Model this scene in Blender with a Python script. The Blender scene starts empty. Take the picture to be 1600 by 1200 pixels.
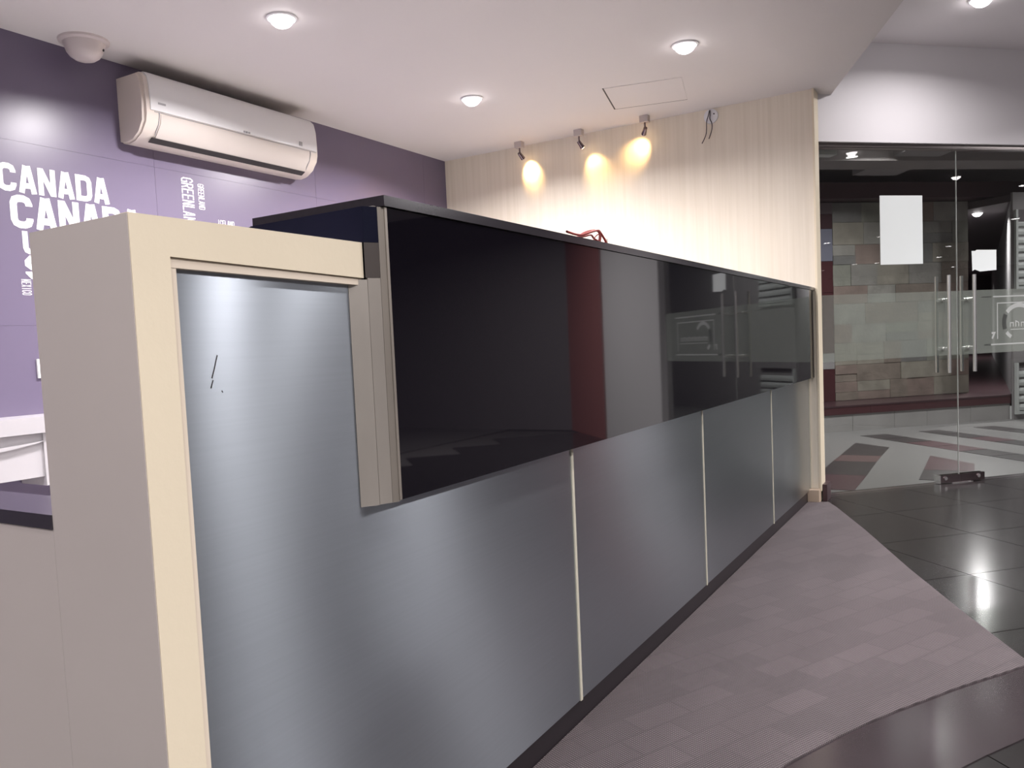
import bpy, bmesh, math, random
from mathutils import Vector, Matrix
random.seed(7)
S = bpy.context.scene
COL = S.collection
# ---------------------------------------------------------------- camera
cam = bpy.data.cameras.new('camera'); co = bpy.data.objects.new('camera', cam); COL.objects.link(co)
yaw, pit, rol = math.radians(31.98159), math.radians(-3.72147), math.radians(-2.69155)
fw = Vector((math.cos(yaw)*math.cos(pit), math.sin(yaw)*math.cos(pit), math.sin(pit)))
rt = Vector((math.sin(yaw), -math.cos(yaw), 0)); up = rt.cross(fw)
r2 = rt*math.cos(rol)+up*math.sin(rol); u2 = -rt*math.sin(rol)+up*math.cos(rol)
m = Matrix((r2, u2, -fw)).transposed().to_4x4(); m.translation = (0, 0, 1.1); co.matrix_world = m
cam.sensor_width = 36; cam.lens = 1264.28/1600*36; cam.shift_x = .02419; cam.shift_y = .01727; cam.clip_start = .02
S.camera = co
# ---------------------------------------------------------------- world, exposure
W = bpy.data.worlds.new('world'); S.world = W; W.use_nodes = True
W.node_tree.nodes['Background'].inputs[0].default_value = (.86, .84, .84, 1)
W.node_tree.nodes['Background'].inputs[1].default_value = .42  # even fill light, added; it enters where the back wall is left out
S.view_settings.view_transform = 'Standard'; S.view_settings.look = 'None'
S.view_settings.exposure = 0.10; S.view_settings.gamma = 1.0; S.view_settings.use_curve_mapping = False
PW_ROOM, PW_LOBBY, PW_HALL = 44.0, 78.0, 100.0
COOL = (1.0, .96, .97)
H, H2 = 2.652, 3.0
YP, XW = 3.798, 5.6            # purple wall plane, cream wall plane
# ---------------------------------------------------------------- materials
def mat(name, col, rough=.5, metal=0, var=0, scale=4, bump=0, bscale=60, spec=.5, coat=0, aniso=0, stretch=None, trans=0, alpha=None):
    m = bpy.data.materials.new(name); m.use_nodes = True; n = m.node_tree.nodes; l = m.node_tree.links
    b = n['Principled BSDF']; b.inputs['Base Color'].default_value = (*col, 1)
    b.inputs['Roughness'].default_value = rough; b.inputs['Metallic'].default_value = metal
    b.inputs['Specular IOR Level'].default_value = spec; b.inputs['Coat Weight'].default_value = coat
    b.inputs['Coat Roughness'].default_value = .05
    tc = n.new('ShaderNodeTexCoord'); mp = n.new('ShaderNodeMapping'); l.new(tc.outputs['Object'], mp.inputs[0])
    if stretch: mp.inputs['Scale'].default_value = stretch
    if var:
        t = n.new('ShaderNodeTexNoise'); t.inputs['Scale'].default_value = scale; t.inputs['Detail'].default_value = 5
        l.new(mp.outputs[0], t.inputs['Vector'])
        mx = n.new('ShaderNodeMix'); mx.data_type = 'RGBA'
        mx.inputs[6].default_value = (*[c*(1-var) for c in col], 1); mx.inputs[7].default_value = (*[min(1, c*(1+var)) for c in col], 1)
        l.new(t.outputs['Fac'], mx.inputs[0]); l.new(mx.outputs[2], b.inputs['Base Color'])
    if bump:
        t = n.new('ShaderNodeTexNoise'); t.inputs['Scale'].default_value = bscale; t.inputs['Detail'].default_value = 3
        l.new(mp.outputs[0], t.inputs['Vector'])
        bp = n.new('ShaderNodeBump'); bp.inputs['Strength'].default_value = bump; bp.inputs['Distance'].default_value = .01
        l.new(t.outputs['Fac'], bp.inputs['Height']); l.new(bp.outputs[0], b.inputs['Normal'])
    if aniso:
        b.inputs['Anisotropic'].default_value = aniso
        b.inputs['Anisotropic Rotation'].default_value = .25
        v = n.new('ShaderNodeCombineXYZ'); v.inputs[0].default_value = 1.0; l.new(v.outputs[0], b.inputs['Tangent'])
    if alpha is not None: b.inputs['Alpha'].default_value = alpha
    return m
def emit(name, col, st):
    m = bpy.data.materials.new(name); m.use_nodes = True; n = m.node_tree.nodes; n.remove(n['Principled BSDF'])
    e = n.new('ShaderNodeEmission'); e.inputs[0].default_value = (*col, 1); e.inputs[1].default_value = st
    m.node_tree.links.new(e.outputs[0], n['Material Output'].inputs[0]); return m
M = {}
M['ceil'] = mat('ceiling_paint', (.70, .665, .655), .75, var=.03, scale=1.5)
M['ceil2'] = mat('lobby_ceiling_paint', (.90, .86, .88), .75, var=.03, scale=1.5)
M['white_wall'] = mat('white_wall_paint', (.83, .80, .82), .6)
M['purple'] = mat('purple_gloss_panel', (.165, .137, .208), .30, var=.10, scale=1.2, spec=.45)
M['white_print'] = mat('white_vinyl', (.93, .90, .94), .4)
M['cream'] = mat('cream_paint', (.80, .70, .53), .5, var=.05, scale=3, bump=.05)
M['greige'] = mat('greige_tone', (.54, .48, .455), .5, var=.05, scale=3)  # greyer tone than the cream end frame
M['bead'] = mat('cream_bead_paint', (.74, .64, .52), .45)
M['jamb'] = mat('beige_wood', (.48, .37, .28), .45, var=.1, scale=8)
M['granite'] = mat('black_granite', (.030, .026, .032), .16, var=.15, scale=90, spec=.6)
M['navy'] = mat('dark_navy_glass', (.008, .009, .022), .12, spec=.5)
M['bglass'] = mat('black_back_painted_glass', (.005, .004, .007), .03, spec=.62)
M['steel'] = mat('brushed_steel', (.44, .48, .525), .28, metal=1, aniso=1.0, var=.05, scale=1.0, stretch=(3, 3, 160))
M['strip'] = mat('worn_aluminium', (.36, .325, .29), .38, metal=.35, var=.25, scale=9, stretch=(1, 1, .35))
M['strip2'] = mat('worn_aluminium_edge', (.30, .265, .23), .35, metal=.35, var=.2, scale=7)
M['brown_bare'] = mat('dark_bare_board', (.055, .042, .036), .5, var=.2, scale=8)
M['seam'] = mat('cream_seam_strip', (.62, .58, .47), .4)
M['plinth'] = mat('black_plinth', (.018, .014, .017), .35)
M['plastic'] = mat('white_plastic', (.81, .80, .81), .22, spec=.5)
M['plastic2'] = mat('yellowed_plastic', (.72, .64, .58), .35)
M['flap'] = mat('cream_flap_plastic', (.66, .60, .56), .3)
M['dark'] = mat('dark_slot', (.03, .025, .025), .6)
M['grey'] = mat('grey_plastic', (.38, .37, .38), .4)
M['unit'] = mat('white_lacquer', (.50, .48, .50), .3)
M['dome'] = mat('cream_dome_plastic', (.62, .55, .54), .3)
M['chrome'] = mat('polished_steel', (.88, .87, .86), .24, metal=1)
M['fitting'] = mat('dark_chrome', (.22, .17, .18), .14, metal=1)
M['rail'] = mat('bronze_rail', (.20, .175, .17), .35, metal=.4)
M['tile'] = mat('dark_floor_tile', (.020, .018, .018), .17, var=.25, scale=5, spec=.38)
M['tileband'] = mat('border_floor_tile', (.040, .031, .034), .16, var=.2, scale=5, spec=.55)
M['bounce_tile'] = mat('pale_bounce_floor', (.50, .48, .47), .35)  # unseen floor, made pale to bounce light upwards
M['grout'] = mat('floor_grout', (.05, .045, .045), .7)
M['paper'] = mat('white_paper', (.76, .80, .79), .6)
M['red'] = mat('red_cable', (.22, .02, .015), .45)
M['wire'] = mat('dark_wire', (.05, .035, .04), .5)
M['terrazzo'] = mat('light_terrazzo', (.20, .20, .197), .3, var=.18, scale=25)
M['fdark'] = mat('charcoal_floor_strip', (.045, .040, .042), .3, var=.2, scale=6)
M['fbrown'] = mat('brown_floor_strip', (.115, .075, .075), .3, var=.2, scale=6)
M['fmaroon'] = mat('maroon_floor_strip', (.085, .045, .052), .3, var=.2, scale=6)
M['marble'] = mat('grey_marble', (.29, .285, .28), .4, var=.15, scale=5)
M['maroon'] = mat('maroon_granite', (.070, .028, .032), .2, var=.3, scale=40)
M['dmaroon'] = mat('dark_maroon_panel', (.060, .033, .038), .3, var=.1, scale=8)
M['mauve'] = mat('mauve_panel', (.16, .13, .145), .35)
M['blue'] = mat('grey_blue_panel', (.17, .175, .225), .35)
M['cgrey'] = mat('corridor_grey_paint', (.27, .26, .265), .6)
M['reveal'] = mat('passage_grey_paint', (.20, .195, .20), .7)
M['cdark'] = mat('corridor_dark_paint', (.10, .085, .092), .6)
M['beam'] = mat('corridor_beam_paint', (.25, .235, .23), .6)
M['hall'] = mat('hall_dark_paint', (.10, .09, .095), .5)
M['hallfloor'] = mat('hall_floor_tile', (.07, .065, .065), .3)
M['hallw'] = mat('hall_grey_paint', (.42, .41, .41), .6)
M['hallb'] = mat('hall_brown_paint', (.20, .075, .07), .5)
M['slat'] = mat('shutter_slat', (.50, .53, .52), .4)
STONE = [mat('stone_'+k, c, .65, var=.5, scale=6, bump=.6, bscale=25) for k, c in dict(
    grey=(.21, .205, .19), green=(.215, .22, .19), beige=(.25, .235, .20), brown=(.20, .17, .145), rust=(.21, .165, .145), slate=(.17, .17, .165), pale=(.25, .245, .225)).items()]
M['led'] = emit('downlight_glow', (1, .95, .97), 14)
M['ledfar'] = emit('far_downlight_glow', (1, .95, .95), 22)
M['halogen'] = emit('halogen_glow', (1, .70, .35), 30)
# glass: thin clear pane without refraction offset
def glass(name, tint, mixf, rough=.0, frost=None):
    m = bpy.data.materials.new(name); m.use_nodes = True; n = m.node_tree.nodes; l = m.node_tree.links; n.remove(n['Principled BSDF'])
    t = n.new('ShaderNodeBsdfTransparent'); t.inputs[0].default_value = (*tint, 1)
    g = n.new('ShaderNodeBsdfGlossy'); g.inputs['Roughness'].default_value = rough; g.inputs[0].default_value = (.9, .9, .9, 1)
    f0 = n.new('ShaderNodeFresnel'); f0.inputs[0].default_value = mixf
    ge = n.new('ShaderNodeNewGeometry'); iv = n.new('ShaderNodeMath'); iv.operation = 'SUBTRACT'; iv.inputs[0].default_value = 1; l.new(ge.outputs['Backfacing'], iv.inputs[1])
    f = n.new('ShaderNodeMath'); f.operation = 'MULTIPLY'; l.new(f0.outputs[0], f.inputs[0]); l.new(iv.outputs[0], f.inputs[1])
    mx = n.new('ShaderNodeMixShader'); l.new(f.outputs[0], mx.inputs[0]); l.new(t.outputs[0], mx.inputs[1]); l.new(g.outputs[0], mx.inputs[2])
    out = mx
    if frost:
        d = n.new('ShaderNodeBsdfDiffuse'); d.inputs[0].default_value = (*frost[0], 1)
        tl = n.new('ShaderNodeBsdfTranslucent'); tl.inputs[0].default_value = (*frost[0], 1)
        a = n.new('ShaderNodeMixShader'); a.inputs[0].default_value = .5; l.new(d.outputs[0], a.inputs[1]); l.new(tl.outputs[0], a.inputs[2])
        o = n.new('ShaderNodeMixShader'); o.inputs[0].default_value = frost[1]; l.new(t.outputs[0], o.inputs[1]); l.new(a.outputs[0], o.inputs[2]); out = o
    l.new(out.outputs[0], n['Material Output'].inputs[0]); return m
M['glass'] = glass('door_glass', (.74, .75, .74), 1.5)
M['glassedge'] = mat('glass_polished_edge', (.78, .80, .78), .2)
M['film'] = glass('frosted_film', (.93, .95, .93), 1.4, frost=((.42, .44, .41), .22))
M['etch'] = glass('clear_etched_line', (.95, .95, .95), 1.4, frost=((.85, .85, .85), .30))
M['etchd'] = glass('dark_etched_line', (.62, .62, .62), 1.4, frost=((.3, .3, .3), .15))
# cream wall: vertical fine linen stripes
def linen():
    m = mat('cream_linen_wallpaper', (.80, .71, .58), .6); n = m.node_tree.nodes; l = m.node_tree.links; b = n['Principled BSDF']
    tc = n.new('ShaderNodeTexCoord'); mp = n.new('ShaderNodeMapping'); mp.inputs['Scale'].default_value = (1, 45, 1.2); l.new(tc.outputs['Object'], mp.inputs[0])
    t = n.new('ShaderNodeTexNoise'); t.inputs['Scale'].default_value = 1.0; t.inputs['Detail'].default_value = 4; l.new(mp.outputs[0], t.inputs['Vector'])
    r = n.new('ShaderNodeValToRGB'); r.color_ramp.elements[0].position = .3; r.color_ramp.elements[1].position = .7
    r.color_ramp.elements[0].color = (.76, .68, .555, 1); r.color_ramp.elements[1].color = (.83, .75, .63, 1)
    l.new(t.outputs['Fac'], r.inputs[0]); l.new(r.outputs[0], b.inputs['Base Color']); return m
M['linen'] = linen()
def carpet():
    m = mat('carpet_tile_weave', (.16, .125, .13), .8, spec=.35); n = m.node_tree.nodes; l = m.node_tree.links; b = n['Principled BSDF']
    tc = n.new('ShaderNodeTexCoord'); mp = n.new('ShaderNodeMapping'); mp.inputs['Rotation'].default_value = (0, 0, math.radians(25)); l.new(tc.outputs['Object'], mp.inputs[0])
    w = n.new('ShaderNodeTexWave'); w.inputs['Scale'].default_value = 42; w.inputs['Distortion'].default_value = .6; w.bands_direction = 'X'; l.new(mp.outputs[0], w.inputs['Vector'])
    w2 = n.new('ShaderNodeTexWave'); w2.inputs['Scale'].default_value = 42; w2.inputs['Distortion'].default_value = .6; w2.bands_direction = 'Y'; l.new(mp.outputs[0], w2.inputs['Vector'])
    bk = n.new('ShaderNodeTexBrick'); bk.inputs['Scale'].default_value = 2.6; bk.inputs['Color1'].default_value = (.62, .62, .62, 1); bk.inputs['Color2'].default_value = (1.2, 1.2, 1.2, 1)
    bk.inputs['Mortar'].default_value = (.7, .7, .7, 1); bk.inputs['Mortar Size'].default_value = .012; l.new(mp.outputs[0], bk.inputs['Vector'])
    ad = n.new('ShaderNodeMath'); ad.operation = 'MULTIPLY'; l.new(w.outputs['Fac'], ad.inputs[0]); l.new(w2.outputs['Fac'], ad.inputs[1])
    r = n.new('ShaderNodeValToRGB'); r.color_ramp.elements[0].color = (.038, .029, .031, 1); r.color_ramp.elements[1].color = (.13, .102, .107, 1); l.new(ad.outputs[0], r.inputs[0])
    ns = n.new('ShaderNodeTexNoise'); ns.inputs['Scale'].default_value = 1.4; l.new(mp.outputs[0], ns.inputs['Vector'])
    mx = n.new('ShaderNodeMix'); mx.data_type = 'RGBA'; mx.blend_type = 'MULTIPLY'; mx.inputs[0].default_value = .7; l.new(r.outputs[0], mx.inputs[6]); l.new(bk.outputs['Color'], mx.inputs[7])
    l.new(mx.outputs[2], b.inputs['Base Color'])
    bp = n.new('ShaderNodeBump'); bp.inputs['Strength'].default_value = .5; bp.inputs['Distance'].default_value = .004; l.new(ad.outputs[0], bp.inputs['Height']); l.new(bp.outputs[0], b.inputs['Normal'])
    b.inputs['Sheen Weight'].default_value = .3; b.inputs['Sheen Tint'].default_value = (.8, .7, .72, 1)
    return m
M['carpet'] = carpet()
# ---------------------------------------------------------------- helpers
def tag(o, label=None, cat=None, group=None, kind=None):
    for k, v in (('label', label), ('category', cat), ('group', group), ('kind', kind)):
        if v: o[k] = v
    return o
def obj(name, bm, m, parent=None, smooth=False, bevel=0):
    if bevel:
        bmesh.ops.bevel(bm, geom=[e for e in bm.edges if len(e.link_faces) == 2 and e.calc_face_angle(0) > .5], offset=bevel, segments=2, affect='EDGES', clamp_overlap=True)
    bmesh.ops.recalc_face_normals(bm, faces=bm.faces)
    me = bpy.data.meshes.new(name); bm.to_mesh(me); bm.free(); me.materials.append(m)
    if smooth:
        for p in me.polygons: p.use_smooth = True
        me.set_sharp_from_angle(angle=math.radians(35))
    o = bpy.data.objects.new(name, me); COL.objects.link(o)
    if parent: o.parent = parent; o.matrix_parent_inverse = parent.matrix_world.inverted() if parent.type != 'EMPTY' or True else o.matrix_parent_inverse
    return o
def empty(name, loc, label=None, cat=None, group=None, kind=None):
    o = bpy.data.objects.new(name, None); COL.objects.link(o); o.location = loc; o.empty_display_size = .05
    o.matrix_world = Matrix.Translation(loc); return tag(o, label, cat, group, kind)
def box(bm, x0, x1, y0, y1, z0, z1, T=None):
    vs = [Vector((x, y, z)) for x in (x0, x1) for y in (y0, y1) for z in (z0, z1)]
    if T: vs = [T(v) for v in vs]
    v = [bm.verts.new(p) for p in vs]
    for f in ((0, 1, 3, 2), (4, 6, 7, 5), (0, 4, 5, 1), (2, 3, 7, 6), (0, 2, 6, 4), (1, 5, 7, 3)): bm.faces.new([v[i] for i in f])
    return bm
def B(*a, T=None): return box(bmesh.new(), *a, T=T)
def prism(pts, z0, z1, T=None, bm=None):
    bm = bm or bmesh.new(); n = len(pts)
    f = T or (lambda v: v)
    a = [bm.verts.new(f(Vector((p[0], p[1], z0)))) for p in pts]; b = [bm.verts.new(f(Vector((p[0], p[1], z1)))) for p in pts]
    bm.faces.new(a); bm.faces.new(b)
    for i in range(n): bm.faces.new((a[i], a[(i+1) % n], b[(i+1) % n], b[i]))
    return bm
def cyl(bm, p, q, r, seg=16, r2=None):
    p, q = Vector(p), Vector(q); d = q-p; L = d.length
    Mx = Matrix.Translation((p+q)/2) @ d.to_track_quat('Z', 'Y').to_matrix().to_4x4()
    bmesh.ops.create_cone(bm, cap_ends=True, segments=seg, radius1=r, radius2=r if r2 is None else r2, depth=L, matrix=Mx); return bm
def lathe(prof, c, seg=32):
    bm = bmesh.new(); rings = []
    for r, z in prof:
        rings.append([bm.verts.new((c[0]+r*math.cos(2*math.pi*i/seg), c[1]+r*math.sin(2*math.pi*i/seg), c[2]+z)) for i in range(seg)] if r > 1e-5 else [bm.verts.new((c[0], c[1], c[2]+z))])
    for a, b in zip(rings, rings[1:]):
        for i in range(seg):
            j = (i+1) % seg
            if len(a) == 1 and len(b) == 1: continue
            if len(a) == 1: bm.faces.new((a[0], b[i], b[j]))
            elif len(b) == 1: bm.faces.new((a[i], a[j], b[0]))
            else: bm.faces.new((a[i], a[j], b[j], b[i]))
    return bm
def tube(name, pts, r, m, parent=None):
    cu = bpy.data.curves.new(name, 'CURVE'); cu.dimensions = '3D'; cu.bevel_depth = r; cu.bevel_resolution = 3; cu.resolution_u = 8
    s = cu.splines.new('NURBS'); s.points.add(len(pts)-1); s.use_endpoint_u = True; s.order_u = 3
    for i, p in enumerate(pts): s.points[i].co = (*p, 1)
    t = bpy.data.objects.new('tmp', cu); me = bpy.data.meshes.new_from_object(t); bpy.data.objects.remove(t); me.name = name
    me.materials.clear(); me.materials.append(m)
    for p in me.polygons: p.use_smooth = True
    o = bpy.data.objects.new(name, me); COL.objects.link(o)
    if parent: o.parent = parent; o.matrix_parent_inverse = parent.matrix_world.inverted()
    return o
def area(name, loc, r, power, col=COOL, parent=None, spread=160):
    L = bpy.data.lights.new(name, 'AREA'); L.shape = 'DISK'; L.size = r*2; L.energy = power; L.color = col; L.spread = math.radians(spread)
    o = bpy.data.objects.new(name, L); COL.objects.link(o); o.location = loc
    if parent: o.parent = parent; o.matrix_parent_inverse = parent.matrix_world.inverted()
    return o
# local frames: glass line (s along the shopfront, d towards the room) and corridor wall line (s, d away from the room)
ga = math.radians(-44.4); G0 = Vector((5.815, .968, 0)); gd = Vector((math.cos(ga), math.sin(ga), 0)); gn = Vector((gd.y, -gd.x, 0))
GT = lambda v: G0 + gd*v.x + gn*v.y + Vector((0, 0, v.z))
F1 = Vector((9.471, 1.6, 0)); ud = Vector((.6853, -.7283, 0)); un = Vector((.7283, .6853, 0))
FT = lambda v: F1 + ud*v.x + un*v.y + Vector((0, 0, v.z))

# ================================================================ SETTING
floor = obj('floor', B(-3.2, 9.5, -24.2, 4.0, -.10, -.012), M['grout']); tag(floor, 'dark polished tile floor of the reception lobby', kind='structure')
# polished tiles laid square to the shopfront
tm = obj('floor_tile', B(-.298, .298, -.298, .298, -.012, 0), M['tile'], None)
first = True
for i in range(-7, 8):
    for j in range(0, 14):
        c = GT(Vector((i*.6+.3, j*.6+.32, 0)))
        if c.x < .6 or c.y > 1.3 or c.y < -3.2: continue
        o = tm if first else tm.copy()
        if not first: COL.objects.link(o)
        first = False
        o.location = c; o.rotation_euler = (0, 0, ga); o.parent = floor
# rest of the floor, beyond the frame
obj('floor_covering', B(-3.2, 9.5, -24.2, -3.6, -.012, 0), M['hallfloor'], floor)
obj('floor_covering', B(-3.0, 5.59, 1.62, 3.79, -.012, .001), M['bounce_tile'], floor)  # out of view; pale so that it bounces light onto the ceiling
# threshold tiles between first row and glass
obj('threshold', B(-.5, 3.6, -.06, .018, -.012, .001, T=GT), M['tile'], floor)
# carpet: straight far edge, curved near edge
arc = [(3.045, -.09), (2.95, -.03), (2.853, .036), (2.75, .102), (2.645, .163), (2.53, .232), (2.401, .302), (2.29, .357), (2.185, .404), (2.07, .452), (1.9, .51), (1.7, .56), (1.45, .60), (1.1, .62), (.765, .61)]
cp = [(.765, 1.018), (5.52, 1.018), (5.56, .90), (5.40, .825), (4.821, .593), (4.101, .325), (3.558, .107), (3.10, -.088)] + arc
cpt = obj('carpet', prism(cp, .001, .008), M['carpet']); tag(cpt, 'mauve grey woven carpet strip lying along the foot of the counter', 'carpet')
# curved border of lighter tile outside the carpet arc
outer = []
for i, p in enumerate(arc):
    a = Vector(arc[max(0, i-1)]); b = Vector(arc[min(len(arc)-1, i+1)]); t = (b-a).normalized(); nrm = Vector((-t.y, t.x)) if Vector((-t.y, t.x)).y < 0 else Vector((t.y, -t.x))
    if nrm.y > 0: nrm = -nrm
    outer.append(Vector(p)+nrm*(.245+.0*i)+Vector((-.06, 0)))
band = [(3.35, -.33)] + [tuple(o) for o in outer]
bpoly = [(3.35, -.33), (3.10, -.088)] + arc + [tuple(o) for o in reversed(outer)]
obj('border_tile', prism(bpoly, -.002, .003), M['tileband'], floor)

# low ceiling over the counter, diagonal free edge towards the lobby
low = [(-3.0, -2.52), (4.424, .34), (5.86, .893), (5.97, 1.03), (5.97, 4.0), (-3.0, 4.0)]
c1 = obj('ceiling', prism(low, H, H2+.1), M['ceil']); tag(c1, 'low pinkish white ceiling above the reception counter', kind='structure')
c2 = obj('ceiling', prism([(-3.2, -24.2), (9.4, -24.2), (9.4, -2.6), tuple(GT(Vector((-.28, .02, 0))).xy), (5.5, 3.9), (-3.2, 3.9)], H2, H2+.06), M['ceil2']); tag(c2, 'higher white ceiling of the lobby', kind='structure')
# access hatch
R = Matrix.Rotation(math.radians(14), 4, 'Z'); hc = Vector((5.16, 2.115, 0))
HT = lambda v: hc + R @ v
hatch = obj('access_hatch', B(-.47, -.006, -.47, -.006, H-.003, H+.0, T=HT), M['ceil']); tag(hatch, 'flush square access hatch in the low ceiling with a dark joint', 'hatch')
obj('shadow_gap', box(box(bmesh.new(), -.47, .004, -.006, .004, H-.0022, H+.0, T=HT), -.006, .004, -.47, -.006, H-.0022, H+.0, T=HT), M['dark'], hatch)

# far cream wall
wf = obj('wall_far', B(XW, XW+.12, .955, 4.0, 0, H), M['linen']); tag(wf, 'cream linen papered wall at the far end of the counter', kind='structure')
obj('end_jamb', B(XW-.012, XW+.13, .944, .956, .07, H-.001), M['cream'], wf)
bb = obj('baseboard_far', B(5.525, XW+.01, .950, 1.019, 0, .085), M['jamb']); tag(bb, 'beige wooden base block at the foot of the cream wall', kind='structure')
tr = obj('trim_1', B(XW+.015, XW+.16, .915, .942, 0, .11), M['dmaroon']); tag(tr, 'dark brown base block beside the glass door', kind='structure')

# purple wall of glossy sheets
wl = obj('wall_left', B(-3.0, 5.6, YP+.012, YP+.10, 0, H), M['purple']); tag(wl, 'glossy purple panelled wall with white country names', kind='structure')
xs = [-3.0, -2.11, -.88, .36, 1.60, 2.83, 4.06, 5.29, 5.6]; zs = [0, .45, 1.308, 2.155, H]
for a, b in zip(xs, xs[1:]):
    for c, d in zip(zs, zs[1:]):
        obj('wall_panel', B(a+.0006, b-.0006, YP, YP+.012, c+.0004, d-.0004), M['purple'], wl)

# ---- lettering
ch, t_ = .16, .22
def glyph(c, w, t):
    a, b, e, f = t/2, w-t/2, t/2, 1-t/2; k = .16; mid = .5; c_ = min(k, (b-a)*.35)
    rr = [(a, e+k), (a+c_*.3, e+k*.3), (a+c_, e)]
    G = {
     'C': [[(b, .68), (b, f-k), (b-c_*.3, f-k*.3), (b-c_, f), (a+c_, f), (a+c_*.3, f-k*.3), (a, f-k), (a, e+k), (a+c_*.3, e+k*.3), (a+c_, e), (b-c_, e), (b-c_*.3, e+k*.3), (b, e+k), (b, .32)]],
     'A': [[(a, 0), (w*.44, 1)], [(w*.56, 1), (b, 0)], [(w*.25, .27), (w*.75, .27)]],
     'N': [[(a, 0), (a, 1)], [(a+.02, .96), (b-.02, .04)], [(b, 0), (b, 1)]],
     'D': [[(a, e), (b-c_, e), (b-c_*.3, e+k*.3), (b, e+k), (b, f-k), (b-c_*.3, f-k*.3), (b-c_, f), (a, f)], [(a, 0), (a, 1)]],
     'U': [[(a, 1), (a, e+k), (a+c_*.3, e+k*.3), (a+c_, e), (b-c_, e), (b-c_*.3, e+k*.3), (b, e+k), (b, 1)]],
     'S': [[(b, .70), (b, f-k), (b-c_, f), (a+c_, f), (a, f-k), (a, mid+k*.7), (a+c_, mid), (b-c_, mid), (b, mid-k*.7), (b, e+k), (b-c_, e), (a+c_, e), (a, e+k), (a, .30)]],
     'M': [[(a, 0), (a, 1)], [(a, .95), (w/2, .3), (b, .95)], [(b, 0), (b, 1)]],
     'E': [[(b+t*.4, f), (a, f), (a, e), (b+t*.4, e)], [(a, mid), (b, mid)]],
     'X': [[(a, 0), (b, 1)], [(a, 1), (b, 0)]],
     'I': [[(w/2, 0), (w/2, 1)]],
     'O': [[(a+c_, e), (b-c_, e), (b, e+k), (b, f-k), (b-c_, f), (a+c_, f), (a, f-k), (a, e+k), (a+c_, e)]],
     'G': [[(b, .70), (b, f-k), (b-c_, f), (a+c_, f), (a, f-k), (a, e+k), (a+c_, e), (b, e), (b, .46), (w*.5, .46)]],
     'R': [[(a, 0), (a, 1)], [(a, f), (b-c_, f), (b, f-k*.7), (b, mid+k*.7), (b-c_, mid), (a, mid)], [(w*.5, mid), (b, 0)]],
     'L': [[(a, 1), (a, e), (b+t*.4, e)]],
    }
    return G[c]
def stroke(bm, pts, t, T):
    P = [Vector(p) for p in pts]; L, Rr = [], []
    closed = (P[0]-P[-1]).length < 1e-6
    if closed: P = P[:-1]
    n = len(P)
    for i in range(n):
        p0 = P[i-1] if (i or closed) else None; p1 = P[(i+1) % n] if (i < n-1 or closed) else None
        d0 = (P[i]-p0).normalized() if p0 is not None else None; d1 = (p1-P[i]).normalized() if p1 is not None else None
        if d0 is None: d0 = d1
        if d1 is None: d1 = d0
        nn = Vector((-d0.y-d1.y, d0.x+d1.x)); nn = nn.normalized(); s = max(.4, nn.dot(Vector((-d0.y, d0.x))))
        L.append(P[i]+nn*(t/2/s)); Rr.append(P[i]-nn*(t/2/s))
    for i in range(n if closed else n-1):
        j = (i+1) % n
        f = [L[i], L[j], Rr[j], Rr[i]]
        lo = [bm.verts.new(T(v.x, v.y, 0)) for v in f]; hi = [bm.verts.new(T(v.x, v.y, 1)) for v in f]
        bm.faces.new(lo); bm.faces.new(hi)
        for k in range(4): bm.faces.new((lo[k], lo[(k+1) % 4], hi[(k+1) % 4], hi[k]))
def word(txt, x, z, h, pitch, wr, t=.24, rot=False, name='lettering', y=YP, parent=wl, m=None):
    """letters on the purple wall; x,z = lower left of the first letter (or upper left when the word runs downwards)"""
    for i, c in enumerate(txt):
        bm = bmesh.new(); w = wr
        for q, s in enumerate(glyph(c, w, t)):
            if not rot: T = lambda u, v, e, i=i: Vector((x+i*pitch+u*h, y-.0004-e*(.0012+q*.0004), z+v*h))
            else: T = lambda u, v, e, i=i: Vector((x+v*h, y-.0004-e*(.0012+q*.0004), z-i*pitch-u*h))
            stroke(bm, s, t, T)
        obj(name, bm, m or M['white_print'], parent)
word('CANADA', 2.005, 1.921, .127, .0925, .66, t=.20)
word('CANADA', 2.050, 1.757, .152, .1140, .68, t=.21)
word('US', 2.095, 1.64, .105, .2, .75)
word('S', 2.097, 1.525, .11, .2, .75)
for o in [o for o in wl.children if o.name.startswith('lettering')][-2:-1]: bpy.data.objects.remove(o)   # only one S, standing below the U
word('MEXICO', 2.074, 1.522, .044, .0125, .22, t=.055, rot=True)
word('GREENLAND', 2.995, 2.130, .078, .0312, .34, t=.085, rot=True)
word('GREENLAND', 3.104, 2.108, .041, .0162, .34, t=.075, rot=True)
word('ICELAND', 3.228, 1.890, .030, .0178, .50, t=.10)
word('ICELAND', 3.205, 1.868, .016, .0215, .9, t=.14)
# white switch plate
sw = obj('switch_plate', B(2.112, 2.195, YP-.010, YP, 1.062, 1.152), M['plastic'], bevel=.003); tag(sw, 'white wall switch plate on the purple wall beside the counter end', 'switch')
obj('rocker', B(2.135, 2.172, YP-.014, YP-.009, 1.085, 1.130), M['plastic'], sw, bevel=.002)

# other walls (mostly outside the frame)
we = obj('wall_end', B(-3.2, 9.4, -24.4, -24.2, 0, H2), M['hall']); tag(we, 'dark far end wall of the hall', kind='structure')
wr_ = obj('wall_right', B(9.4, 9.6, -24.2, -2.5, 0, H2), M['hall']); tag(wr_, 'dark right hand wall of the hall', kind='structure')
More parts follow.
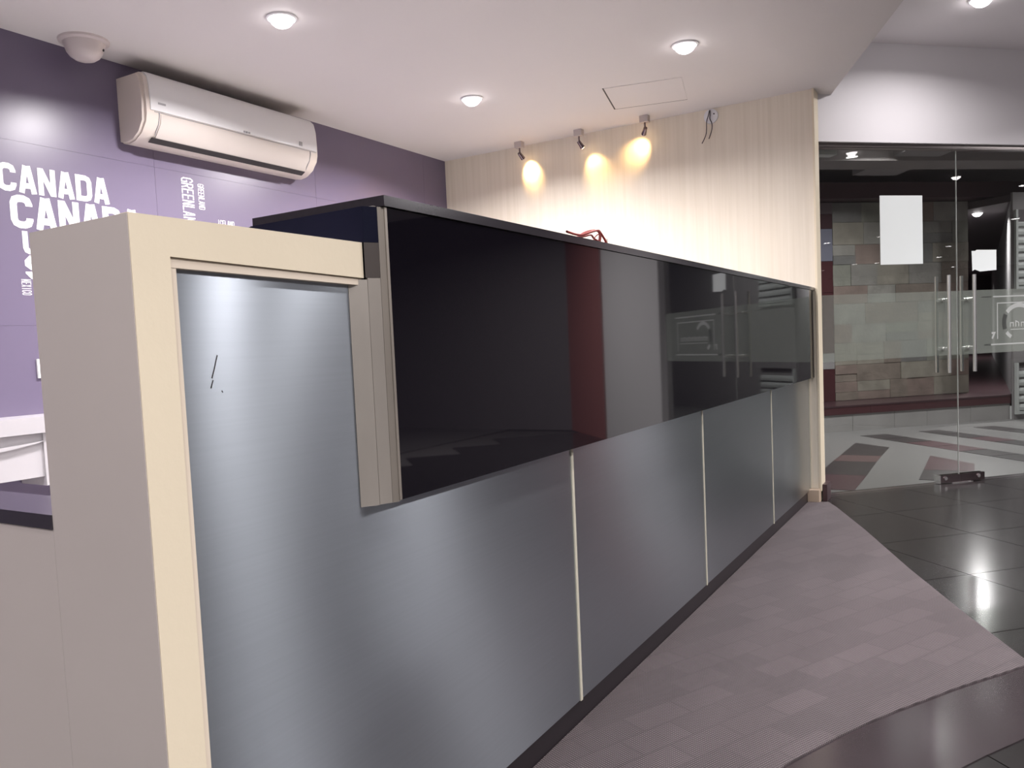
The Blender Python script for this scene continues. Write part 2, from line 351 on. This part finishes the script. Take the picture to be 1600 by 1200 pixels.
# wall above and beside the glass doors
wd = obj('wall_front', B(-.115, 3.9, -.06, .06, 2.351, H2, T=GT), M['white_wall']); tag(wd, 'white wall band above the glass doors', kind='structure')
obj('side_wall', B(2.40, 3.9, -.06, .06, 0, 2.351, T=GT), M['hallw'], wd)
w5 = obj('wall_front', B(3.9, 5.2, -.08, .08, 0, H2, T=GT), M['hallb']); tag(w5, 'reddish brown wall section right of the doors, outside the frame', kind='structure')
w6 = obj('wall_left', B(-3.0, 5.6, YP+.10, YP+.2, 0, H), M['hall']); w6.name = 'wall_outer'; tag(w6, 'outer shell behind the purple panels', kind='structure')

# header rail over the glass
rail = obj('trim_2', box(box(bmesh.new(), -.035, 2.40, -.030, .030, 2.322, 2.352, T=GT), -.035, 2.40, .030, .036, 2.327, 2.336, T=GT), M['rail']); tag(rail, 'bronze metal header rail above the glass doors', kind='structure')

# ================================================================ GLASS DOORS
SE = 1.1; HB, HT_ = .60, 2.318
def pull(parent, s, side):
    """a pair of tubular pulls, one each side of the glass, tied by two standoffs"""
    for dd in (.060, -.052):
        bm = cyl(bmesh.new(), GT(Vector((s, dd, .784))), GT(Vector((s, dd, 1.459))), .0125, 20)
        obj('handle_bar', bm, M['chrome'], parent, smooth=True)
    for z in (.952, 1.291):
        bm = cyl(bmesh.new(), GT(Vector((s, -.052, z))), GT(Vector((s, .060, z))), .011, 14)
        obj('standoff', bm, M['chrome'], parent, smooth=True)
        for dd in (.008, -.014):
            obj('standoff_washer', cyl(bmesh.new(), GT(Vector((s, dd, z))), GT(Vector((s, dd+.006, z))), .014, 16), M['chrome'], parent, smooth=True)
def leaf(name, s0, s1, hs, label):
    d = empty(name, GT(Vector((s0, 0, 0))), label, None, None, 'structure')
    obj('glass_pane', B(s0, s1-.0013, -.004, .004, .012, HT_, T=GT), M['glass'], d)
    e = s1 if hs < s1 and abs(hs-s1) < abs(hs-s0) else s0
    if name == 'door_1': obj('polished_edge', B(s1-.0012, s1, -.0044, .0044, .06, HT_, T=GT), M['glassedge'], d)
    obj('frosted_film', B(s0+.002, s1-.005, .0062, .0068, .905, 1.352, T=GT), M['film'], d)
    pull(d, hs, 1); return d
d1 = leaf('door_1', .0, SE-.0015, .975, 'left leaf of the frameless glass door, with the paper poster and a pair of pull bars')
d2 = leaf('door_2', SE+.0015, 2.38, 1.187, 'right leaf of the frameless glass door, with etched emblem and a pair of pull bars')
# etched emblem on the frosted band of the right leaf
def etch(name, pts, t, m, closed=False):
    bm = bmesh.new(); stroke(bm, pts + ([pts[0]] if closed else []), t, lambda u, v, e: GT(Vector((u, .0072+e*.0006, v)))); return obj(name, bm, m, d2)
etch('etched_line', [(1.40, 1.302), (2.16, 1.302)], .010, M['etch']); etch('etched_line', [(1.38, .963), (2.16, .963)], .010, M['etch'])
etch('etched_line', [(1.30, 1.302), (1.385, 1.302)], .007, M['etchd']); etch('etched_line', [(1.32, .963), (1.375, .963)], .010, M['etchd'])
etch('etched_frame', [(1.436, 1.00), (1.436, 1.255), (2.12, 1.255), (2.12, 1.0)], .008, M['etch'])
cx_, cz_, R0 = 1.625, 1.115, .122
arc_pts = [(cx_+R0*1.08*math.cos(math.radians(a)), cz_+R0*math.sin(math.radians(a))) for a in range(35, 150, 12)]
etch('etched_arc', arc_pts, .030, M['etch'])
etch('etched_arc', [(cx_+R0*1.08*math.cos(math.radians(a)), cz_+R0*math.sin(math.radians(a))) for a in range(152, 212, 10)], .034, M['etchd'])
etch('etched_arc', [(cx_+R0*1.08*math.cos(math.radians(a)), cz_+R0*math.sin(math.radians(a))) for a in range(214, 246, 8)], .026, M['etch'])
etch('etched_mark', [(1.385, 1.045), (1.41, 1.045), (1.39, 1.005)], .014, M['etch'])
for k in range(11):     # small illegible row of letter marks inside the emblem
    s = 1.548+k*.048
    etch('etched_letter', [(s, 1.082), (s, 1.112+.012*(k % 2)), (s+.026, 1.112), (s+.026, 1.084)], .007, M['etch'])
etch('etched_line', [(1.55, 1.064), (2.08, 1.064)], .005, M['etch'])
# posters on the glass
po = obj('paper_poster', B(.471, .813, .0072, .0084, 1.546, 2.011, T=GT), M['paper']); tag(po, 'large blank white sheet taped to the left glass leaf', 'poster')
nt = obj('paper_notice', prism([(1.225, 1.487), (1.245, 1.497), (1.29, 1.482), (1.430, 1.490), (1.430, 1.632), (1.262, 1.634), (1.25, 1.626), (1.22, 1.627)], 0, .0012, T=lambda v: GT(Vector((v.x, .006+v.z, v.y)))), M['paper']); tag(nt, 'small white notice with a torn lower edge on the right glass leaf', 'notice')
# bottom patch fitting spanning the two leaves
pf = empty('patch_fitting', GT(Vector((SE, 0, 0))), 'dark chrome patch fitting clamping the foot of the glass doors', 'door fitting')
for s0, s1 in ((.925, SE-.001), (SE+.001, 1.300)):
    obj('clamp_plate', B(s0, s1, .0085, .024, .006, .060, T=GT), M['fitting'], pf, bevel=.003)
    obj('clamp_plate', B(s0, s1, -.024, -.0085, .006, .060, T=GT), M['fitting'], pf, bevel=.003)
for s in (.965, 1.245):
    obj('clamp_screw', cyl(bmesh.new(), GT(Vector((s, .022, .038))), GT(Vector((s, .031, .038))), .013, 20), M['chrome'], pf, smooth=True)
obj('end_cap', B(.915, .924, -.026, .026, .004, .062, T=GT), M['chrome'], pf)
obj('floor_plate', B(1.02, 1.18, -.028, .028, 0.001, .006, T=GT), M['chrome'], pf)
# left fixed jamb trim at the wall
obj('side_channel', B(-.032, -.004, -.012, .012, .006, 2.32, T=GT), M['rail'], rail)

# ================================================================ RECEPTION COUNTER
ct = empty('reception_counter', (3.2, 1.1, 0), 'long reception counter with brushed steel front, black gloss upper fascia and cream end frame', 'counter')
YS = 1.012; XE = 5.515
obj('carcass', B(1.185, XW-.002, 1.024, 1.30, .075, 1.374), M['navy'], ct)
obj('carcass', B(.695, 1.185, 1.024, 1.235, .075, 1.24), M['dark'], ct)
obj('plinth', B(.70, XW-.09, 1.020, 1.10, 0, .074), M['plinth'], ct)
obj('steel_sheet', prism([(.760, .076), (2.052, .076), (2.052, .90), (1.20, .90), (1.20, 1.244), (.760, 1.244)], 0, .008, T=lambda v: Vector((v.x, YS+v.z, v.y))), M['steel'], ct)
for a, b in ((2.064, 3.281), (3.289, 4.518), (4.525, 5.590)):
    obj('steel_sheet', B(a, b, YS, YS+.008, .076, .90), M['steel'], ct)
for x, w in ((2.058, .006), (3.285, .0045), (4.5215, .004)):
    obj('seam_strip', B(x-w, x+w, YS-.003, YS+.006, .074, .90), M['seam'], ct)
obj('seam_strip', B(5.590, 5.599, YS-.006, YS+.006, .086, .90), M['seam'], ct)
# black gloss fascia with mitred left end
XB = 1.221; YB = .970; ZB, ZT = .817, 1.376
obj('gloss_fascia', prism([(XB, YB), (5.575, YB), (5.575, 1.010), (1.235, 1.010), (1.235, YB+.012), (XB, YB+.006)], ZB, ZT), M['bglass'], ct)
fa = [o for o in ct.children if o.name.startswith('gloss_fascia')][0]
obj('mitre_edge', prism([(XB-.0015, YB+.001), (XB-.0015, YB+.010), (1.211, .986), (1.2065, .9775)], ZB-.003, ZT), M['strip2'], ct)
obj('mitre_strip', prism([(1.206, .9778), (1.2105, .9865), (1.187, .9975), (1.1825, .9895)], ZB-.003, 1.243), M['strip'], ct)
obj('mitre_strip', prism([(1.1815, .9895), (1.187, .998), (1.160, 1.0115), (1.1525, 1.0115)], ZB-.004, 1.240), M['strip'], ct)
obj('mitre_block', prism([(1.206, .9778), (1.2105, .9865), (1.187, .9945), (1.1790, .9915)], 1.2435, 1.309), M['brown_bare'], ct)
obj('side_glass', prism([(1.206, .9778), (1.2105, .9865), (1.199, .999), (1.199, 1.30), (1.189, 1.30), (1.181, .9920)], 1.3095, ZT), M['navy'], ct)
obj('mitre_lip', prism([(XB-.003, YB-.0012), (XB+.004, YB-.0012), (XB+.004, YB-.0002), (XB-.003, YB+.0004)], ZB, ZT), M['strip2'], ct)
obj('worktop', B(1.212, XW-.001, .964, 1.318, ZT+.001, ZT+.021), M['granite'], ct, bevel=.003)
obj('worktop_edge', B(1.205, 1.214, .985, 1.312, ZT-.012, ZT+.003), M['strip'], ct)
# cream end frame
YF = .995; XF = .693
fr = prism([(XF+.0014, 0), (.757, 0), (.757, 1.253), (1.1785, 1.243), (1.1785, 1.309), (XF+.0014, 1.309)], 0, .022, T=lambda v: Vector((v.x, YF+v.z, v.y)))
obj('end_frame', fr, M['cream'], ct, bevel=.0015)
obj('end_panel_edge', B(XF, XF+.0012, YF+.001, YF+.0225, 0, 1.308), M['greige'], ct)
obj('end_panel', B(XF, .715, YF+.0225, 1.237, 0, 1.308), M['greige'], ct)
obj('top_rail', B(.715, 1.1785, YF+.0225, 1.237, 1.243, 1.309), M['cream'], ct)
obj('bead_moulding', B(.757, .770, YF+.006, YS+.0, .076, 1.252), M['bead'], ct, bevel=.003)
obj('bead_moulding', prism([(.757, 1.238), (1.177, 1.230), (1.177, 1.242), (.757, 1.2525)], 0, .012, T=lambda v: Vector((v.x, YF+.005+v.z, v.y))), M['bead'], ct)
# scuff on first steel sheet
scr = bmesh.new()
for a in ([(.829, 1.075), (.835, 1.09), (.842, 1.110)], [(.826, 1.06), (.831, 1.072)], [(.846, 1.055), (.848, 1.052)]):
    stroke(scr, a, .0016, lambda u, v, e: Vector((u, YS-.0002-e*.0004, v)))
obj('scratch', scr, M['dark'], ct)
# low side partition with black cap, continuing left of the end panel
pt = empty('side_partition', (.75, 2.0, 0), 'low grey partition with black polished cap left of the counter end', 'partition')
obj('panel', B(XF, .79, 1.2375, 3.0, 0, .851), M['greige'], pt)
obj('cap', B(XF-.002, .80, 1.2375, 3.0, .852, .875), M['granite'], pt, bevel=.002)

# ---- red cable tangle on the counter top
cb = empty('cable_tangle', (2.55, 1.15, ZT+.021), 'tangle of thin red wires sticking up from the black counter top', 'cable')
zt = ZT+.022
tube('wire', [(2.68, 1.15, zt), (2.70, 1.15, zt+.05), (2.66, 1.16, zt+.09), (2.62, 1.15, zt+.095), (2.52, 1.14, zt+.075), (2.46, 1.15, zt+.058), (2.37, 1.15, zt+.065)], .0040, M['red'], cb)
tube('wire', [(2.60, 1.16, zt), (2.63, 1.15, zt+.06), (2.63, 1.15, zt+.096), (2.55, 1.16, zt+.085), (2.47, 1.16, zt+.06), (2.44, 1.15, zt+.045)], .0040, M['red'], cb)
tube('wire', [(2.45, 1.16, zt+.055), (2.50, 1.15, zt+.060), (2.56, 1.15, zt+.075), (2.60, 1.16, zt+.062), (2.66, 1.15, zt+.052), (2.70, 1.15, zt+.036)], .0034, M['red'], cb)
tube('wire', [(2.55, 1.16, zt), (2.56, 1.15, zt+.05), (2.62, 1.15, zt+.085), (2.65, 1.15, zt+.07), (2.61, 1.15, zt+.03)], .0020, M['red'], cb)
tube('wire', [(2.74, 1.15, zt), (2.72, 1.16, zt+.04), (2.69, 1.15, zt+.07)], .0016, M['seam'], cb)

# ================================================================ LEFT ROOM FURNITURE
# white drawer unit on the purple wall
wu = empty('drawer_unit', (1.4, 3.6, .6), 'white wall hung drawer unit with a lipped top, below the switch plate', 'cabinet')
obj('top_board', B(.8, 2.30, 3.57, YP, .822, .894), M['unit'], wu, bevel=.006)
dr = obj('drawer', B(.8, 2.15, 3.60, YP, .625, .818), M['unit'], wu, bevel=.004)
gp = prism([(1.2, .770), (1.75, .770), (2.0, .785), (1.97, .777), (1.84, .760), (1.74, .752), (1.2, .745)], 0, .02, T=lambda v: Vector((v.x, 3.582+v.z, v.y)))
obj('grip', gp, M['unit'], dr, bevel=.002)
obj('side_bracket', B(2.0, 2.30, 3.59, YP, .583, .820), M['unit'], wu, bevel=.003)

# air conditioner
ac = empty('air_conditioner', (3.27, YP, 2.24), 'white wall mounted split air conditioner under the ceiling on the purple wall', 'air conditioner')
prof = [(0, 2.245), (.055, 2.236), (.10, 2.243), (.155, 2.272), (.196, 2.322), (.206, 2.36), (.207, 2.42), (.203, 2.50), (.192, 2.548), (.165, 2.574), (.0, 2.574)]
def acp(x0, x1, pr, off=0): return prism([(p[0]+off, p[1]) for p in pr], x0, x1, T=lambda v: Vector((v.z, YP-.001-v.x, v.y)))
obj('body', acp(2.655, 3.872, prof), M['plastic2'], ac, smooth=True)
obj('front_panel', acp(2.676, 3.862, [(.10, 2.384), (.211, 2.384), (.2135, 2.43), (.210, 2.505), (.198, 2.554), (.170, 2.580), (.10, 2.580)]), M['plastic'], ac, smooth=True)
obj('side_cover', acp(2.640, 2.655, [(.0, 2.250), (.05, 2.243), (.10, 2.250), (.150, 2.280), (.185, 2.33), (.192, 2.42), (.185, 2.52), (.158, 2.565), (0, 2.568)]), M['plastic2'], ac, smooth=True)
obj('side_cover', acp(3.872, 3.884, [(.0, 2.250), (.05, 2.243), (.10, 2.250), (.150, 2.280), (.185, 2.33), (.192, 2.42), (.185, 2.52), (.158, 2.565), (0, 2.568)]), M['plastic2'], ac, smooth=True)
obj('air_flap', acp(2.735, 3.80, [(.150, 2.262), (.160, 2.270), (.204, 2.325), (.2105, 2.370), (.205, 2.370), (.196, 2.328)]), M['flap'], ac, smooth=True)
obj('outlet_slot', acp(2.715, 3.81, [(.118, 2.2445), (.150, 2.2625), (.153, 2.2600), (.120, 2.242)]), M['dark'], ac)
obj('panel_joint', acp(2.70, 3.86, [(.20, 2.3765), (.2085, 2.3765), (.2085, 2.3800), (.20, 2.3800)]), M['grey'], ac)
obj('flap_joint', acp(2.725, 2.729, [(.16, 2.268), (.198, 2.320), (.211, 2.36), (.211, 2.376), (.20, 2.376), (.19, 2.33)]), M['grey'], ac)
obj('flap_joint', acp(3.806, 3.810, [(.16, 2.268), (.198, 2.320), (.211, 2.36), (.211, 2.376), (.20, 2.376), (.19, 2.33)]), M['grey'], ac)
obj('badge', acp(2.72, 2.765, [(.2125, 2.418), (.2145, 2.418), (.2145, 2.428), (.2125, 2.428)]), M['grey'], ac)
bd = bmesh.new()
for i in range(3): box(bd, 3.275+i*.018, 3.285+i*.018, YP-.217, YP-.212, 2.388, 2.397)
obj('emblem', bd, M['grey'], ac)
obj('display_window', acp(3.71, 3.735, [(.2125, 2.395), (.2155, 2.395), (.2155, 2.42), (.2125, 2.42)]), M['grey'], ac)
# dome on the ceiling
dm = obj('camera_dome', lathe([(0, -.098), (.025, -.096), (.048, -.088), (.067, -.074), (.080, -.055), (.088, -.030), (.094, -.016), (.112, -.010), (.114, 0)], (2.385, 3.655, H)), M['dome'], smooth=True); tag(dm, 'cream dome of a ceiling camera beside the air conditioner', 'dome')
obj('lens', cyl(bmesh.new(), (2.439, 3.594, H-.043), (2.443, 3.589, H-.044), .006), M['dark'], dm)

# ---- recessed downlights
def downlight(x, y, z, label, r=.060, power=PW_ROOM, group=None, ring=True, mt='led', lamp=True, spread=160):
    d = empty('downlight', (x, y, z), label, 'ceiling light', group)
    if ring: obj('trim_ring', lathe([(r-.004, -.006), (r+.002, -.009), (r+.010, -.006), (r+.012, 0), (r-.004, 0), (r-.004, -.006)], (x, y, z)), M['plastic'], d, smooth=True)
    dz = .046 if ring else .006
    obj('lamp_dome', lathe([(0, -dz)]+[((r-.005)*math.sin(a), -dz*math.cos(a)) for a in (.35, .7, 1.0, 1.25, 1.45)]+[(r-.005, 0), (0, 0)], (x, y, z), 24), M[mt], d, smooth=True)
    if lamp: area('lamp', (x, y, z-.052), r, power, parent=d, spread=spread)
    return d
downlight(2.774, 2.742, H, 'round white recessed downlight nearest to the air conditioner', power=PW_ROOM*1.35)
downlight(4.344, 2.722, H, 'round white recessed downlight nearest to the three wall spotlights', power=PW_ROOM*1.6)
downlight(4.315, 1.362, H, 'round white recessed downlight nearest to the glass doors', power=PW_ROOM*.36)
g1 = 'downlights of the low ceiling outside the frame'
for x, y, k in ((2.775, 1.15, .5), (2.775, -.02, .45), (1.22, 2.74, .55), (1.22, 1.36, .4), (-.5, 1.36, .2), (-.5, -.02, .4), (-.5, 2.74, .3)):
    downlight(x, y, H, 'round white recessed downlight outside the frame', group=g1, power=PW_ROOM*k)
g2 = 'downlights of the lobby ceiling'
for x, y, k in ((5.70, .033, .155), (4.45, -2.85, 1.25), (.2, -1.9, 1.9), (5.615, -2.738, .15), (6.95, -2.9, 2.8), (6.547, -5.24, .12)):  # the lamp behind the camera is unseen, added to brighten the end frame
    if k == .155: downlight(x, y, H2, 'round downlight in the higher lobby ceiling just before the white wall band', power=PW_LOBBY*k, mt='ledfar')
    else: downlight(x, y, H2, 'round white recessed downlight in the higher lobby ceiling', group=g2, power=PW_LOBBY*k, mt='ledfar')
for x, y in ((7.35, -6.77), (6.82, -9.38), (4.11, -11.85), (5.16, -11.65), (7.42, -10.88), (6.295, -15.36), (3.93, -18.4), (4.48, -18.64), (6.01, -18.48), (2.85, -19.8), (6.30, -23.0)):
    downlight(x, y, H2, 'round white recessed downlight in the higher lobby ceiling', group=g2, mt='ledfar', ring=False, lamp=False, r=.075)
area('hall_fill_lamp', (6.3, -9.4, H2-.02), .2, PW_HALL)

# ---- wall spotlights
for x, y, tx, ty, tz, pw, label in ((5.474, 3.025, 5.60, 3.000, 2.47, 6.0, 'small ceiling spotlight aimed at the cream wall, farthest left of the three'),
                             (5.470, 2.527, 5.60, 2.455, 2.40, 2.2, 'small ceiling spotlight aimed at the cream wall, middle of the three'),
                             (5.451, 2.018, 5.60, 2.120, 2.47, 2.6, 'small ceiling spotlight aimed at the cream wall, nearest to the bare wires')):
    s = empty('wall_spotlight', (x, y, H), label, 'spotlight')
    obj('ceiling_box', B(x-.024, x+.024, y-.030, y+.030, H-.045, H), M['greige'], s, bevel=.003)
    obj('stem', cyl(bmesh.new(), (x+.002, y, H-.044), (x+.004, y, H-.084), .006, 12), M['fitting'], s, smooth=True)
    p = Vector((x+.004, y, H-.082)); dirn = (Vector((tx, ty, tz))-p).normalized()
    q = Vector((x+.004, y, H-.090)); e = q+dirn*.045
    bm = cyl(bmesh.new(), q-dirn*.012, e, .013, 20, r2=.018)
    obj('lamp_head', bm, M['fitting'], s, smooth=True)
    obj('bulb', cyl(bmesh.new(), e, e+dirn*.002, .013, 16), M['halogen'], s)
    L = bpy.data.lights.new('lamp', 'SPOT'); L.energy = pw*3; L.color = (1, .62, .25); L.spot_size = math.radians(80); L.spot_blend = 1.0; L.shadow_soft_size = .012
    o = bpy.data.objects.new('lamp', L); COL.objects.link(o); o.location = e+dirn*.006; o.rotation_euler = dirn.to_track_quat('-Z', 'Y').to_euler()
    o.parent = s; o.matrix_parent_inverse = s.matrix_world.inverted()
# junction plate with bare wires
jb = empty('junction_plate', (XW, 1.60, 2.61), 'round white junction plate with two bare wires high on the cream wall', 'junction box')
bm = cyl(bmesh.new(), (XW-.012, 1.600, 2.600), (XW, 1.600, 2.600), .048, 28); obj('plate', bm, M['plastic'], jb, smooth=True)
obj('screw', cyl(bmesh.new(), (XW-.015, 1.578, 2.612), (XW-.011, 1.578, 2.612), .005, 10), M['dark'], jb)
tube('wire', [(5.585, 1.607, 2.640), (5.575, 1.610, 2.61), (5.578, 1.628, 2.57), (5.57, 1.625, 2.52), (5.575, 1.632, 2.47), (5.57, 1.660, 2.425)], .0030, M['wire'], jb)
tube('wire', [(5.585, 1.604, 2.640), (5.575, 1.600, 2.61), (5.578, 1.606, 2.58), (5.57, 1.587, 2.55), (5.575, 1.590, 2.50), (5.57, 1.612, 2.448)], .0030, M['wire'], jb)

# ================================================================ CORRIDOR BEYOND THE GLASS
cf = obj('floor', prism([tuple(GT(Vector((-1.5, -.02, 0))).xy), tuple(GT(Vector((7, -.02, 0))).xy), tuple(FT(Vector((7, -.0, 0))).xy), tuple(FT(Vector((-3, .0, 0))).xy), tuple(FT(Vector((-3, -3, 0))).xy)], -.1, -.001), M['terrazzo']); tag(cf, 'pale terrazzo corridor floor with dark strips', kind='structure')
def piece(name, pts, m): return obj(name, prism(pts, -.001, .0015), m, cf)
g_ = .004
XL = [(6.05, .808, 1.155), (6.66, .808, 1.155), (7.41, .835, 1.155), (7.80, .83, 1.14)]
piece('floor_strip', [(6.05, .81), (6.55+.15, .81), (6.55+.15, 1.155), (6.05, 1.155)], M['fmaroon'])
piece('floor_strip', [(6.70+g_, .81), (7.42, .82), (7.42, 1.155), (6.70+g_, 1.155)], M['fdark'])
piece('floor_strip', [(7.42+g_, .82), (7.80, .82), (7.80, 1.15), (7.42+g_, 1.155)], M['fbrown'])
piece('floor_strip', [(7.80+g_, .82), (8.40, .815), (8.69, 1.145), (7.80+g_, 1.15)], M['fdark'])
piece('floor_strip', [(6.62, .11), (7.10, .11), (7.10, .45), (6.62, .45)], M['fdark'])
piece('floor_strip', [(7.10+g_, .11), (7.50, .115), (7.62, .21), (7.91, .45), (7.10+g_, .45)], M['fmaroon'])
def stripe(a, b, seq):   # a: start edge pair (s,s,d), b: towards the door
    s0, s1, d0, s2, s3, d1 = a
    n = len(seq)
    for i, k in enumerate(seq):
        u, v = i/n, (i+1)/n-.004
        L0 = lambda t: (s0+(s2-s0)*t, d0+(d1-d0)*t); L1 = lambda t: (s1+(s3-s1)*t, d0+(d1-d0)*t)
        P = [L0(u), L1(u), L1(v), L0(v)]
        piece('floor_strip', [tuple(FT(Vector((p[0], p[1], 0))).xy) for p in P], M[k])
stripe((.188, .489, -.42, .126, .400, -2.55), 0, ('fdark', 'fdark', 'fmaroon', 'fmaroon', 'fdark', 'fdark'))
stripe((.893, 1.139, -.42, .80, 1.03, -2.55), 0, ('fdark', 'fdark', 'fmaroon', 'fdark', 'fdark', 'fbrown'))
stripe((1.568, 1.818, -.43, 1.50, 1.75, -2.55), 0, ('fdark', 'fdark', 'fmaroon', 'fdark', 'fdark', 'fbrown'))

# display plinth: marble base, maroon ledge
pl = empty('display_plinth', FT(Vector((1, 0, 0))), 'long low plinth of grey marble with a maroon granite ledge beyond the glass', 'plinth')
for i, (a, b) in enumerate(((-2.0, -1.2), (-1.2, -.45), (-.45, .40), (.40, .93), (.93, 1.35), (1.35, 1.92), (1.92, 2.453))):
    obj('marble_slab', B(a+.002, b-.002, 0, .05, 0, .190, T=FT), M['marble'], pl)
for a, b in ((-2.0, -.7), (-.7, .62), (.62, 1.32), (1.32, 2.453)):
    obj('granite_fascia', B(a+.001, b-.001, -.012, .05, .190, .272, T=FT), M['maroon'], pl)
obj('granite_ledge', B(-2.0, 2.453, -.016, .59, .272, .289, T=FT), M['dmaroon'], pl, bevel=.003)
# wall carrying the stones
sw_ = obj('wall_stone', B(-2.0, 2.43, .60, .80, 0, 2.615, T=FT), M['cdark']); tag(sw_, 'wall of mixed ashlar stones beyond the glass doors', kind='structure')
s0, s1, z0, z1 = .59, 2.425, .292, 2.61
nz = 10; z = z0
hs = [.22, .20, .26, .22, .24, .21, .25, .23, .26, .228]; tot = sum(hs); hs = [h*(z1-z0)/tot for h in hs]
for r_, h in enumerate(hs):
    s = s0
    while s < s1-.02:
        w = random.uniform(.22, .46)
        if s1-(s+w) < .18: w = s1-s
        def stone(a, b, c, d):
            bm = B(a+.0015, b-.0015, .58-random.uniform(.002, .014), .60, c+.0015, d-.0015, T=FT)
            mt = random.choice(STONE if r_ > 4 else STONE+STONE[2:5])
            if r_ in (0, 1, 2) and a < .95: mt = random.choice([STONE[4], STONE[2], STONE[3]])
            obj('stone', bm, mt, sw_, bevel=.004)
        if w > .27 and random.random() < .35: stone(s, s+w, z, z+h*.45); stone(s, s+w, z+h*.45, z+h)
        else: stone(s, s+w, z, z+h)
        s += w
    z += h
# cladding column left of the stones
for a, b, k in ((.289, .672, 'maroon'), (.672, .72, 'cgrey'), (.72, 1.57, 'maroon'), (1.57, 1.937, 'maroon'), (1.937, 2.313, 'blue'), (2.313, 2.485, 'dmaroon'), (2.485, 2.615, 'mauve')):
    if a == .672: b = .86
    if a == .72: a = .86
    obj('cladding_panel', B(-.6, .588, .575, .60, a+.002, b-.002, T=FT), M[k], sw_)
# lintel and beams
ln = obj('trim_3', B(-2.5, 6.0, .35, .75, 2.62, 2.80, T=FT), M['dmaroon']); tag(ln, 'dark maroon lintel above the stone wall', kind='structure')
cc = obj('ceiling', prism([tuple(GT(Vector((-3.5, -.07, 0))).xy), tuple(GT(Vector((8, -.07, 0))).xy), tuple(FT(Vector((8, 14, 0))).xy), tuple(FT(Vector((-3, 14, 0))).xy)], 2.98, 3.05), M['beam']); tag(cc, 'dim ceiling of the corridor beyond the glass', kind='structure')
for i, (d0, d1, z0_, k) in enumerate(((-.70, -.30, 2.80, 'beam'), (-1.95, -1.55, 2.82, 'cdark'))):
    b_ = obj('trim_%d' % (4+i), B(-2.5, 6.0, d0, d1, z0_, 2.98, T=FT), M[k]); tag(b_, ('grey' if k == 'beam' else 'dark')+' ceiling beam in the corridor beyond the glass', kind='structure')
tb = obj('trim_6', prism([(7.0, -.6), (7.4, -.9), (10.4, .9), (10.0, 1.3)], 2.84, 2.98), M['cgrey']); tag(tb, 'diagonal grey ceiling beam in the corridor', kind='structure')
# passage on the right: raised dark floor, grey reveal, shutters
pf2 = obj('floor', B(2.455, 13.8, .055, 12.2, .15, .289, T=FT), M['dmaroon']); pf2.name = 'floor'; tag(pf2, 'raised dark floor of the side passage', kind='structure')
wbk = obj('wall_passage', B(-2, 13.8, 12.2, 12.4, 0, 2.98, T=FT), M['mauve']); tag(wbk, 'dim maroon wall at the end of the side passage', kind='structure')
pcl = obj('ceiling', prism([(2.44, .75), (2.60, .0), (14.2, 12.2), (-2, 12.2), (-2, .81), (2.44, .81)], 2.52, 2.60, T=FT), M['cdark']); tag(pcl, 'low dark ceiling of the side passage', kind='structure')
rv = obj('wall_reveal', prism([(2.475, .0), (2.60, .0), (14.2, 12.2), (13.7, 12.2)], .289, 2.52, T=FT), M['reveal']); tag(rv, 'grey receding wall of the side passage', kind='structure')
kz = obj('wall_kiosk', B(2.475, 7.0, -.03, -.002, 0, 2.60, T=FT), M['cgrey']); tag(kz, 'grey front wall carrying the roller shutters', kind='structure')
def shutter(z0_, z1_, label, dark=False):
    t = empty('roller_shutter', FT(Vector((3.2, -.03, z0_))), label, 'shutter')
    obj('frame', box(box(bmesh.new(), 2.485, 2.515, -.065, -.031, z0_, z1_, T=FT), 2.515, 3.25, -.065, -.031, z0_, z0_+.03, T=FT), M['slat'], t)
    if dark: obj('head_slot', B(2.52, 3.25, -.045, -.031, z1_-.035, z1_, T=FT), M['dark'], t); z1_ -= .04
    else: obj('head_box', B(2.52, 3.25, -.052, -.031, z1_-.14, z1_, T=FT), M['cdark'], t); z1_ -= .145
    z = z0_+.035
    while z < z1_-.05:
        pr = [(-.034, z), (-.052, z+.012), (-.056, z+.045), (-.048, z+.072), (-.034, z+.080)]
        bm = prism(pr, 2.52, 3.25, T=lambda v: FT(Vector((v.z, v.x, v.y)))); obj('slat', bm, M['slat'], t); z += .0955
shutter(1.50, 2.40, 'pale roller shutter with wide slats, upper one seen through the right glass leaf')
shutter(.06, .655, 'grey roller shutter near the floor, lower one seen through the right glass leaf', True)
# corridor lights
p = FT(Vector((9.8, 10.6, 0))); downlight(p.x, p.y, 2.52, 'unseen fill lamp added far back in the side passage, hidden behind the stone wall', power=110, mt='ledfar')  # invented lamp, kept out of sight, to brighten the passage end
g3 = 'corridor downlights beyond the glass'
for s, d, k in ((.2, -1.25, .27), (3.4, -1.3, .15), (-1.3, -1.3, .12)):
    p = FT(Vector((s, d, 0))); downlight(p.x, p.y, 2.98, 'round downlight in the corridor ceiling beyond the glass', group=g3, power=380*k, mt='ledfar')
downlight(12.09, .134, 2.52, 'round downlight deep in the side passage', power=80, mt='ledfar')
eb = GT(Vector((.03, -.5, 0)))
ex = empty('ceiling_fixture', (7.6, 1.22, 2.80), 'small grey box fixture under the corridor ceiling behind the left glass leaf', 'fixture')
Rk = lambda v: Vector((7.56, 1.235, 0)) + gd*v.x + gn*v.y + Vector((0, 0, v.z))
obj('housing', B(-.12, .13, -.05, .05, 2.62, 2.70, T=Rk), M['slat'], ex, bevel=.006)
obj('hanger', B(-.01, .01, -.01, .01, 2.70, 2.98, T=Rk), M['rail'], ex)
